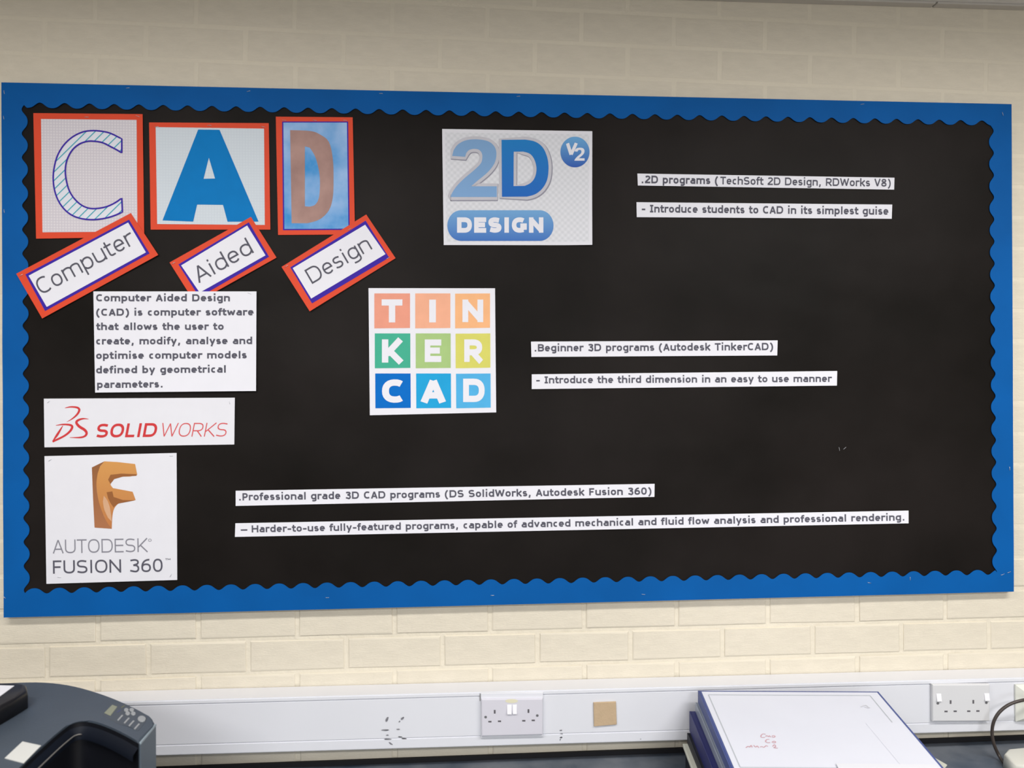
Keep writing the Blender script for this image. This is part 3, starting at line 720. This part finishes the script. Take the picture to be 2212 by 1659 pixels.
SOCK = mat('socket_plastic', C(214, 213, 224), 0.35, 0.45, 0.02, 10)
SOCK2 = mat('socket_plastic_grey', C(216, 217, 221), 0.35, 0.45, 0.02, 10)
SWM = mat('switch_plastic', C(240, 240, 246), 0.3, 0.5, 0.02, 10)
HOLE = mat('socket_hole', C(96, 94, 100), 0.8, 0.1, 0.0)
def quadbox(name, q4, y0, y1, m, parent, bev=.002, seg=2, **k):
    top = [UY(a, b, y0) for a, b in q4]; bot = [Vector((p.x, y1, p.z)) for p in top]
    return bm_obj(name, prism_bm(top, bot, bev, seg), m, parent, **k)
def dot(name, c, rx, ry, y, m, parent, sl=0):
    return plate(name, [[(c[0] + rx * math.cos(k * math.pi / 6) + sl * ry * math.sin(k * math.pi / 6), c[1] + ry * math.sin(k * math.pi / 6)) for k in range(12)]], y, m, parent)
def socket(label, fr, q4, switches, earth, pins, screws, m, sticker=None, back=None):
    qd = [fr(*p) for p in q4]
    t = thing('double_socket', label, 'power socket', centre(qd, YT), 'double sockets on the trunking')
    ys = YT - .0095
    if back: quadbox('back_box', [fr(*p) for p in back], YT - .004, YT + .0005, TRK, t, .0012)
    quadbox('face_plate', qd, ys, YT - .0005, m, t, .0028, 3)
    for x0, y0, x1, y1 in switches:
        a, b = fr(x0, y0), fr(x1, y1)
        P = [UY(a[0], a[1], ys), UY(b[0], a[1], ys), UY(b[0], b[1], ys), UY(a[0], b[1], ys)]
        top = [P[0] + Vector((0, -.0008, 0)), P[1] + Vector((0, -.0008, 0)), P[2] + Vector((0, -.0042, 0)), P[3] + Vector((0, -.0042, 0))]
        bm_obj('rocker_switch', prism_bm(top, [p + Vector((0, .002, 0)) for p in P], .0004, 1), SWM, t)
    def hole(name, c, w_, h_):
        a, b = fr(*c); quad = [(a - w_, b - h_), (a + w_, b - h_), (a + w_, b + h_), (a - w_, b + h_)]
        plate(name, [quad], ys - .0002, HOLE, t)
    for c in earth: hole('earth_slot', c, 1.9, 4.0)
    for c in pins: hole('pin_slot', c, 3.5, 1.7)
    for c in screws: dot('screw', fr(*c), 3.0, 2.8, ys - .0003, mat('screw_steel', C(128, 128, 132), .4, .5, .1, metal=.5), t)
    if sticker: dot('sticker', fr(*sticker), 14, 4.5, ys - .0002, mat('yellowed_sticker', C(226, 222, 196), .6, .2, .1), t)
socket('white double socket with central switches, between scuff marks and tan square', fB, [(926, 178), (1402, 174), (1400, 455), (928, 468)],
       [(1125, 222, 1160, 292), (1168, 222, 1200, 290)], [(1030, 277), (1290, 271)], [(993, 353), (1067, 350), (1254, 346), (1327, 343)], [(960, 318), (1358, 306)], SOCK, (1160, 194),
       [(922, 134), (1404, 130), (1404, 470), (922, 482)])
fC = frame(1900, 1450, 7.09)
socket('white double socket with a switch at each end, right of the folders', fC, [(812, 205), (1690, 200), (1690, 768), (815, 772)],
       [(868, 345, 942, 455), (1603, 340, 1676, 445)], [(1088, 472), (1436, 468)], [(1018, 616), (1158, 613), (1366, 612), (1506, 609)], [(893, 492), (1636, 482)], SOCK2)

t = thing('cardboard_square', 'small tan square stuck on the trunking', 'card', centre([fB(1792, 204), fB(1966, 200), fB(1970, 378), fB(1795, 392)], YT))
quadbox('card_square', [fB(1792, 207), fB(1965, 200), fB(1971, 376), fB(1796, 391)], YT - .0035, YT - .0002, mat('tan_board', C(196, 172, 142), 0.8, 0.2, 0.06, 60, .1, 200), t, .0008, 1)

# faceted outlet box at the right edge
BXM = mat('cream_plastic', C(226, 228, 220), 0.45, 0.4, 0.02, 10)
t = thing('outlet_box', 'cream faceted outlet box at the right end of the trunking', 'outlet', centre([(2191, 1478), (2276, 1474), (2278, 1552), (2192, 1557)], YT))
ba = [UY(2191, 1478, YT - .0005), UY(2276, 1474, YT - .0005), UY(2278, 1552, YT - .0005), UY(2192, 1557, YT - .0005)]
cen = sum(ba, Vector()) / 4
tp = [p + (cen - p) * .36 + Vector((0, -.019, 0)) for p in ba]
mid = [p + Vector((0, -.004, 0)) for p in ba]
bm = bmesh.new(); R_ = [[bm.verts.new(p) for p in L] for L in (ba, mid, tp)]
for l in (0, 1):
    for i in range(4): bm.faces.new((R_[l][i], R_[l][(i + 1) % 4], R_[l + 1][(i + 1) % 4], R_[l + 1][i]))
bm.faces.new(R_[2]); bm.faces.new(R_[0]); bm_obj('housing', bm, BXM, t)
c1 = sum(tp, Vector()) / 4
gx = [c1 + Vector((dx, -.0004, dz)) for dx, dz in ((-.012, .01), (.012, .01), (.012, -.01), (-.012, -.01))]
bm_obj('cable_gland', prism_bm([p + Vector((0, -.006, 0)) for p in gx], gx, .002, 2), BXM, t)

# ------------------------------------------------------------------ worktop
ZW = UY(1100, 1637, -0.004).z
WTOP = mat('mottled_laminate', C(66, 78, 94), 0.3, 0.5, 0.0, 9, 0.0, color2=C(112, 118, 128))
wt = thing('worktop', 'dark mottled blue grey worktop along the wall under the trunking', 'worktop', (0, -0.3, 0))
box('worktop_slab', (-2.3, -0.66, ZW - 0.038), (2.4, -0.006, ZW), WTOP, wt, .003, 2)
SUP = mat('grey_panel', C(150, 150, 150), .6, .3, .04)
for x in (-2.2, -0.75, 0.8, 2.25): box('support_panel', (x, -0.60, 0.0), (x + .03, -0.03, ZW - 0.039), SUP, wt)
DARK = mat('dark_wall_strip', C(34, 34, 38), .7, .2, .05)  # narrow dark strip along the wall, just above the worktop
za, zb = UY(1100, 1637, -.008).z, UY(1100, 1627.5, -.008).z
structure(box('trim_3', (-2.3, -0.012, ZW + .0005), (2.4, -0.004, ZW + (zb - za)), DARK))

# ------------------------------------------------------------------ pile of A3 folders
dep = Vector((math.sin(.089), math.cos(.089), 0)); rgt = Vector((math.cos(.089), -math.sin(.089), 0))
P0 = UY(1509, 1491.5, -.092)                     # far left corner of the topmost folder
NAVY = mat('navy_cover', C(32, 38, 104), .45, .4, .1, 20); ROYAL = mat('blue_cover', C(74, 88, 146), .45, .4, .1, 20)
INKB = mat('black_cover', C(26, 28, 38), .5, .4, .1, 20); CREAM = mat('cream_paper', C(206, 208, 196), .7, .2, .05, 20)
CLEAR = mat('grey_plastic_wallet', C(150, 160, 176), .25, .5, .08, 30)
FP = mat('portfolio_paper', C(218, 221, 233), .6, .2, .02, 8)
WIDTH, DEPTH = 0.411, 0.30
# every layer: far-left corner along the wall, height of its top at the back, at the front
layers = []
H0 = P0.z - ZW
def wedge(name, parent, ox, oy, zb0, zb1, zt0, zt1, m, wd=WIDTH, dp=DEPTH, rot=0.0, bev=.0015, seg=1, n=1):
    """slab: back edge between heights zb0..zt0, front edge between zb1..zt1 (above the worktop)"""
    r = rgt * math.cos(rot) - dep * math.sin(rot); d = dep * math.cos(rot) + rgt * math.sin(rot)
    o = Vector((P0.x, P0.y, ZW)) + rgt * ox + dep * oy
    Z = lambda z: Vector((0, 0, z))
    top = [o + Z(zt0), o + r * wd + Z(zt0), o + r * wd - d * dp + Z(zt1), o - d * dp + Z(zt1)]
    bot = [o + Z(zb0), o + r * wd + Z(zb0), o + r * wd - d * dp + Z(zb1), o - d * dp + Z(zb1)]
    return bm_obj(name, prism_bm(top, bot, bev, seg), m, parent)
HF = H0 - .133 * DEPTH                            # the front edge of the topmost sheet
def lev(f): return H0 * f, HF * f                 # heights at a fraction of the pile
def folder(label, ox, oy, f0, f1_, cover, pages, wd=WIDTH, dp=DEPTH, rot=0.0, cat='folder'):
    r = rgt; t = thing('portfolio_folder', label, cat, Vector((P0.x, P0.y, ZW + lev(f0)[0])) + rgt * (ox + .2) - dep * .15, 'A3 folders piled on the worktop')
    a0, a1 = lev(f0); b0, b1 = lev(f1_); g0, g1 = (b0 - a0), (b1 - a1); tk = .0022
    wedge('bottom_cover', t, ox, oy, a0 + .0002, a1 + .0002, a0 + tk, a1 + tk, cover, wd, dp, rot, .0006)
    wedge('pages', t, ox + .009, oy - .006, a0 + tk, a1 + tk, b0 - tk, b1 - tk, pages, wd - .016, dp - .012, rot, .0006)
    wedge('top_cover', t, ox, oy, b0 - tk, b1 - tk, b0 - .0002, b1 - .0002, cover, wd, dp, rot, .0006)
    wedge('spine', t, ox - .0016, oy, a0 + .0002, a1 + .0002, b0 - .0002, b1 - .0002, cover, .004, dp, rot, .0006)
    return t
folder('black folder at the very bottom of the pile', -.030, -.004, 0.0, .30, INKB, INKB)
cs = thing('paper_bundle', 'cream paper bundle low in the pile, showing at its left edge', 'paper', Vector((P0.x, P0.y, ZW + .05)) + rgt * .2 - dep * .15)
wedge('sheets', cs, -.038, -.006, lev(.30)[0] + .0002, lev(.30)[1] + .0002, lev(.345)[0], lev(.345)[1], CREAM, WIDTH + .015, DEPTH, .01)
folder('black folder with dark pages directly above the cream paper', -.026, -.004, .346, .475, INKB, INKB)
folder('dark navy folder in the middle of the pile', -.019, .004, .476, .73, NAVY, NAVY)
folder('thin grey plastic wallet folder under the top folder', -.006, .0, .731, .85, CLEAR, CREAM)
topf = folder('topmost royal blue folder, covered by white sheets', 0.0, 0.0, .851, 1.0, ROYAL, CLEAR)

def topquad(pxs, dz):                              # photo pixels -> points dz above the sloping top of the pile
    nrm = rgt.cross(dep * DEPTH + Vector((0, 0, H0 - HF))).normalized()
    if nrm.z < 0: nrm = -nrm
    o = P0 + Vector((0, 0, dz)); out = []
    for px, py in pxs:
        d = ray(px, py); k = (o - CAM).dot(nrm) / d.dot(nrm); out.append(CAM + d * k)
    return out
def slab(name, pts, th, m, parent): return bm_obj(name, prism_bm(pts, [p - Vector((0, 0, th)) for p in pts]), m, parent)
ps = thing('drawing_sheet', 'white A3 sheet with a thin grey frame line on the topmost folder', 'paper', P0 + rgt * .2 - dep * .15)
a3 = [P0 + rgt * .0055 - dep * .0065, P0 + rgt * (WIDTH - .006) - dep * .0065, P0 + rgt * (WIDTH - .006) - dep * (DEPTH - .005), P0 + rgt * .006 - dep * (DEPTH - .005)]
def onplane(p, dz): s = (P0 - p).dot(dep); return Vector((p.x, p.y, P0.z - .133 * s + dz))
slab('paper_sheet', [onplane(p, .0008) for p in a3], .0007, FP, ps)
def frame_line(a, b, wd=.0011):
    side = (b - a).cross(Vector((0, 0, 1))).normalized() * wd
    return [onplane(x, .0011) for x in (a + side, b + side, b - side, a - side)]
i3 = [P0 + rgt * .018 - dep * .020, P0 + rgt * (WIDTH - .028) - dep * .020, P0 + rgt * (WIDTH - .028) - dep * (DEPTH - .02), P0 + rgt * .018 - dep * (DEPTH - .02)]
LV, LF = [], []
for i in range(4):
    b = len(LV); LV += frame_line(i3[i], i3[(i + 1) % 4]); LF.append((b, b + 1, b + 2, b + 3))
obj('frame_line', LV, LF, ink('pale_frame_ink', 178, 184, 192), ps)
def scribble(lines, wd, m, parent, dz, name='handwriting'):
    V, Fc = [], []
    for ln in lines:
        pts = topquad(smooth_path(ln, 3), dz); b = len(V)
        for i, p in enumerate(pts):
            t_ = (pts[min(i + 1, len(pts) - 1)] - pts[max(i - 1, 0)]).normalized(); sd = t_.cross(Vector((0, 0, 1))).normalized() * wd
            V += [p + sd, p - sd]
        for i in range(len(pts) - 1): Fc.append((b + 2 * i, b + 2 * i + 1, b + 2 * i + 3, b + 2 * i + 2))
    obj(name, V, Fc, m, parent)
fD = frame(1460, 1470, 7.373)
S = lambda pts: [fD(*p) for p in pts]
scribble([S([(1430, 855), (1385, 850), (1355, 880), (1365, 905), (1420, 905)]), S([(1430, 890), (1450, 875), (1475, 895), (1490, 878), (1510, 900)]), S([(1530, 885), (1560, 875), (1580, 890), (1555, 905), (1530, 895)]),
          S([(1490, 935), (1445, 940), (1430, 975), (1470, 990), (1500, 985)]), S([(1530, 985), (1560, 965), (1590, 975), (1575, 992), (1545, 990)]),
          S([(1115, 1070), (1150, 1045), (1175, 1060), (1200, 1030), (1215, 1065)]), S([(1240, 1030), (1270, 1060), (1295, 1040), (1320, 1070)]), S([(1340, 1060), (1375, 1050), (1400, 1065), (1440, 1035), (1465, 1050)]),
          S([(1540, 1050), (1570, 1020), (1590, 1050), (1560, 1070), (1625, 1075)])], .0010, ink('faded_red_pen', 205, 158, 168), ps, .0013)
fE = frame(1740, 1470, 6.9125)
scribble([[fE(*p) for p in ((825, 395), (870, 375), (910, 372), (940, 400), (965, 405))], [fE(*p) for p in ((880, 395), (915, 405), (950, 412))]], .0014, ink('pale_pencil', 206, 208, 216), ps, .0013)

ls = thing('loose_sheet', 'plain white sheet hanging over the right side of the folder pile', 'paper', P0 + rgt * .33 - dep * .2)
slab('paper_sheet', topquad([(1870, 1562), (1944, 1560), (2046, 1686), (1985, 1700)], .0013), .00012, FP, ls)
ls2 = thing('loose_sheet', 'white sheet nearest the camera on the folder pile', 'paper', P0 + rgt * .3 - dep * .3)
slab('paper_sheet', topquad([(1806, 1649), (2020, 1651), (2060, 1690), (1832, 1700)], .0042), .0010, mat('paper_near', C(222, 224, 232), .6, .25, .02), ls2)
ls3 = thing('paper_corner', 'small cream paper corner poking out right of the folder pile', 'paper', UZ(2035, 1655, ZW + .05))
pp = [UZ(*p, ZW + lev(.346)[0] * .8) for p in ((2000, 1625), (2018, 1636), (2046, 1652), (2034, 1668), (1985, 1668))]
slab('paper_sheet', pp, .0012, CREAM, ls3)

# ------------------------------------------------------------------ cables and plug on the right
CAB = mat('dark_cable', C(62, 54, 50), .4, .5, .1)
cp = [(2236, 1515, -.088), (2230, 1513, -.102), (2212, 1512, -.110), (2182, 1521, -.108), (2160, 1537, -.106), (2147, 1558, -.104), (2143, 1582, -.102), (2147, 1607, -.102), (2157, 1630, -.104)]
pts = [UY(a, b, y) for a, b, y in cp]
zr = ZW + .0042
pts += [UZ(2168, 1648, zr), UZ(2180, 1662, zr), UZ(2196, 1680, zr), UZ(2225, 1700, zr), UZ(2290, 1712, zr)]
o = tube('power_cable', [Vector(p) for p in smooth_path([tuple(p) for p in pts], 6)], .0037, CAB)
o['label'] = 'dark cable looping from the cream outlet box down to the worktop'; o['category'] = 'cable'
t = thing('power_plug', 'white plug lying on the worktop at the right edge', 'plug', UZ(2210, 1640, ZW))
zz = ZW + .032
top = [UZ(*p, zz) for p in ((2178, 1617), (2243, 1611), (2262, 1640), (2240, 1652), (2196, 1652), (2169, 1628))]
cn = sum(top, Vector()) / 6
bm_obj('plug_body', prism_bm(top, [Vector((p.x + (p.x - cn.x) * .06, p.y + (p.y - cn.y) * .06, ZW + .0005)) for p in top], .005, 3), mat('ivory_plastic', C(214, 214, 206), .4, .4, .03), t, True)
for k in range(3):
    b0 = cn + rgt * (.018 + .0 * k) + dep * (.012 - .012 * k) + Vector((0, 0, -.018)); 
    bm_obj('plug_pin', box_bm(tuple(b0 + Vector((.0, -.002, -.003))), tuple(b0 + Vector((.034, .002, .003))), .0004, 1), STEEL, t)
o = tube('brown_lead', [Vector(p) for p in smooth_path([tuple(UZ(a, b, ZW + .006)) for a, b in ((2196, 1668), (2202, 1659), (2212, 1654), (2228, 1652), (2250, 1658), (2270, 1672))], 5)], .0045, mat('brown_rubber', C(112, 80, 40), .5, .4, .1))
o['label'] = 'brown lead in front of the white plug'; o['category'] = 'cable'

# ------------------------------------------------------------------ printer, lower left
ZT = ZW + 0.302
PB = mat('dark_printer_plastic', C(66, 76, 88), .48, .4, .06, 14, .05, 300); PD = mat('printer_recess_plastic', C(14, 16, 24), .5, .4, .1, 20)
PS = mat('printer_side_plastic', C(86, 98, 110), .5, .4, .05, 14)
pr = thing('printer', 'dark grey desktop printer with curved top, control panel and deep recess', 'printer', Vector((UZ(150, 1560, ZT).x, UZ(150, 1560, ZT).y, ZW)))
back = smooth_path([(-330, 1540), (-200, 1502), (-80, 1482), (20, 1475.5), (95, 1474.5), (160, 1483), (225, 1502), (280, 1525), (322, 1547)], 4)
outl = back + [(330, 1552), (334, 1560), (330, 1567), (300, 1602)]
rec = smooth_path([(300, 1602), (262, 1581), (220, 1563), (185, 1555.5), (155, 1561), (132, 1576), (95, 1608), (40, 1660), (-40, 1745)], 4)[1:]
ring = [UZ(*p, ZT) for p in outl + rec] + [UZ(-330, 1745, ZT)]
ring_b = [Vector((p.x, p.y, ZW + .004)) for p in ring]
bm_obj('body_shell', prism_bm(ring, ring_b, .004, 2), PB, pr)
# recess wall lining and sunk tray floor
rec_w = [UZ(*p, ZT) for p in [(300, 1602)] + rec]
RV, RF = [], []
nr = []
for i, p in enumerate(rec_w):
    tdir = (rec_w[min(i + 1, len(rec_w) - 1)] - rec_w[max(i - 1, 0)]).normalized(); nn = tdir.cross(Vector((0, 0, 1))).normalized(); nr.append(nn)
sgn = 1 if nr[len(nr) // 2].y < 0 else -1
for i, p in enumerate(rec_w):
    a = p + nr[i] * sgn * .0012
    RV += [Vector((a.x, a.y, ZT - .003)), Vector((a.x, a.y, ZW + .02))]
for i in range(len(rec_w) - 1): RF.append((2 * i, 2 * i + 1, 2 * i + 3, 2 * i + 2))
obj('recess_lining', RV, RF, PD, pr, True)
ledge = []
LVs, LFs = [], []
for i, p in enumerate(rec_w[:-1]):
    n_ = nr[i] * sgn
    LVs += [Vector((*(p + n_ * .001).xy, ZT - .010)), Vector((*(p + n_ * .010).xy, ZT - .020)), Vector((*(p + n_ * .010).xy, ZT - .030))]
for i in range(len(rec_w) - 2):
    LFs += [(3 * i, 3 * i + 1, 3 * i + 4, 3 * i + 3), (3 * i + 1, 3 * i + 2, 3 * i + 5, 3 * i + 4)]
obj('recess_ledge', LVs, LFs, mat('ledge_plastic', C(14, 20, 32), .6, .2, .05), pr, True)
rimp = [p + nr[i] * sgn * .011 for i, p in enumerate(rec_w)]
rimp = [Vector((p.x, p.y, ZT - .020)) for p in rimp[12:-1]]
tube('recess_rim', rimp, .0012, mat('rim_grey', C(112, 110, 108), .4, .5, .05), pr, 6)
x_r = UZ(300, 1602, ZT); fl = [Vector((x_r.x - .004, x_r.y + .10, 0)), Vector((x_r.x - .004, -0.98, 0)), Vector((x_r.x - .36, -0.98, 0)), Vector((x_r.x - .36, x_r.y + .10, 0))]
bm_obj('output_tray', prism_bm([Vector((p.x, max(p.y, -.64 - .3), ZW + .13)) for p in fl], [Vector((p.x, max(p.y, -.64 - .3), ZW + .005)) for p in fl], .004, 2), PD, pr)
# lighter side panel and a pale bar painting the highlight on its top edge
e0, e1 = UZ(333, 1563, ZT - .002), UZ(300, 1603, ZT - .002)
dr = (e1 - e0).normalized(); on = Vector((-dr.y, dr.x, 0));
if on.x < 0: on = -on
def sidebox(name, a, b, zlo, zhi, th, m, bev=.001):
    top = [a + on * .0003, b + on * .0003, b + on * th, a + on * th]
    return bm_obj(name, prism_bm([Vector((p.x, p.y, zhi)) for p in top], [Vector((p.x, p.y, zlo)) for p in top], bev, 2), m, pr)
sidebox('side_panel', e0, e1, ZW + .006, ZT - .006, .003, PS)
sidebox('side_highlight', e0, e1, ZT - .0058, ZT - .0025, .0038, mat('edge_highlight', C(136, 150, 160), .4, .5, .03), .0006)
f0p = frame(180, 1460, 8.335)
def pq(name, pts, z0, z1, m, parent=pr, bev=.0006):
    top = [UZ(*p, z1) for p in pts]; return bm_obj(name, prism_bm(top, [Vector((p.x, p.y, z0)) for p in top], bev, 1), m, parent)
BTN = mat('button_grey', C(150, 154, 158), .45, .4, .03)
cpn = pq('control_panel', [f0p(*p) for p in ((505, 490), (720, 512), (900, 580), (1060, 670), (1150, 750), (1120, 830), (990, 990), (880, 930), (600, 850), (350, 700))], ZT - .001, ZT + .0006, mat('panel_plastic', C(70, 78, 88), .48, .4, .06))
pq('display_screen', [f0p(*p) for p in ((520, 515), (615, 550), (490, 712), (375, 660))], ZT + .0004, ZT + .0014, mat('olive_display', C(134, 138, 116), .3, .5, .04), cpn)
def rb(c, r):
    a, b = f0p(*c); pq('button', [(a + r * 1.15 * math.cos(k * math.pi / 5), b + r * .82 * math.sin(k * math.pi / 5)) for k in range(10)], ZT + .0004, ZT + .0022, BTN, cpn)
for c in ((775, 605), (872, 603), (800, 665), (900, 668)): rb(c, 4.6)
rb((1052, 765), 7.8)
for c in ((665, 750), (782, 800), (868, 850), (965, 905)):
    x, y = c; pq('button', [f0p(*p) for p in ((x + 30, y - 55), (x + 55, y - 42), (x - 30, y + 52), (x - 55, y + 40))], ZT + .0004, ZT + .0016, BTN, cpn, .0003)
for (x, y, cc_) in ((715, 550, (120, 120, 90)), (640, 630, (84, 88, 130))):
    pq('panel_mark', [f0p(*p) for p in ((x + 26, y - 22), (x + 36, y - 16), (x - 26, y + 24), (x - 36, y + 18))], ZT + .0004, ZT + .0009, ink('mark_%d' % x, *cc_), cpn, 0)
f0q = frame(0, 1460, 8.335)
pq('paper_label', [f0q(*p) for p in ((405, 1180), (738, 1252), (428, 1568), (85, 1478))], ZT + .0002, ZT + .0012, mat('label_paper', C(206, 208, 206), .6, .25, .03), bev=0)

# black binder with white sheet on the printer, cut by the left picture edge
zb_ = ZT + .034
bd = thing('black_binder', 'black binder with a white sheet on top of the printer', 'binder', Vector((UZ(-60, 1520, ZT).x, UZ(-60, 1520, ZT).y, ZT)))
tq = [(-250, 1476), (-60, 1463), (40, 1458), (58, 1463), (60, 1476), (30, 1494), (-90, 1560), (-250, 1600)]
top = [UZ(a, b + 14, zb_) for a, b in tq]
bmx = prism_bm([Vector((p.x, p.y, zb_)) for p in top], [Vector((p.x, p.y, ZT + .0008)) for p in top], .009, 4)
bm_obj('cover', bmx, mat('glossy_black_cover', C(20, 19, 23), .4, .4, .1), bd, True)
slab('paper_sheet', [UZ(*p, zb_ + .0012) for p in ((-240, 1492), (-60, 1479), (31, 1481), (-2, 1505), (-90, 1560), (-240, 1575))], .0009, PAPER2, bd)
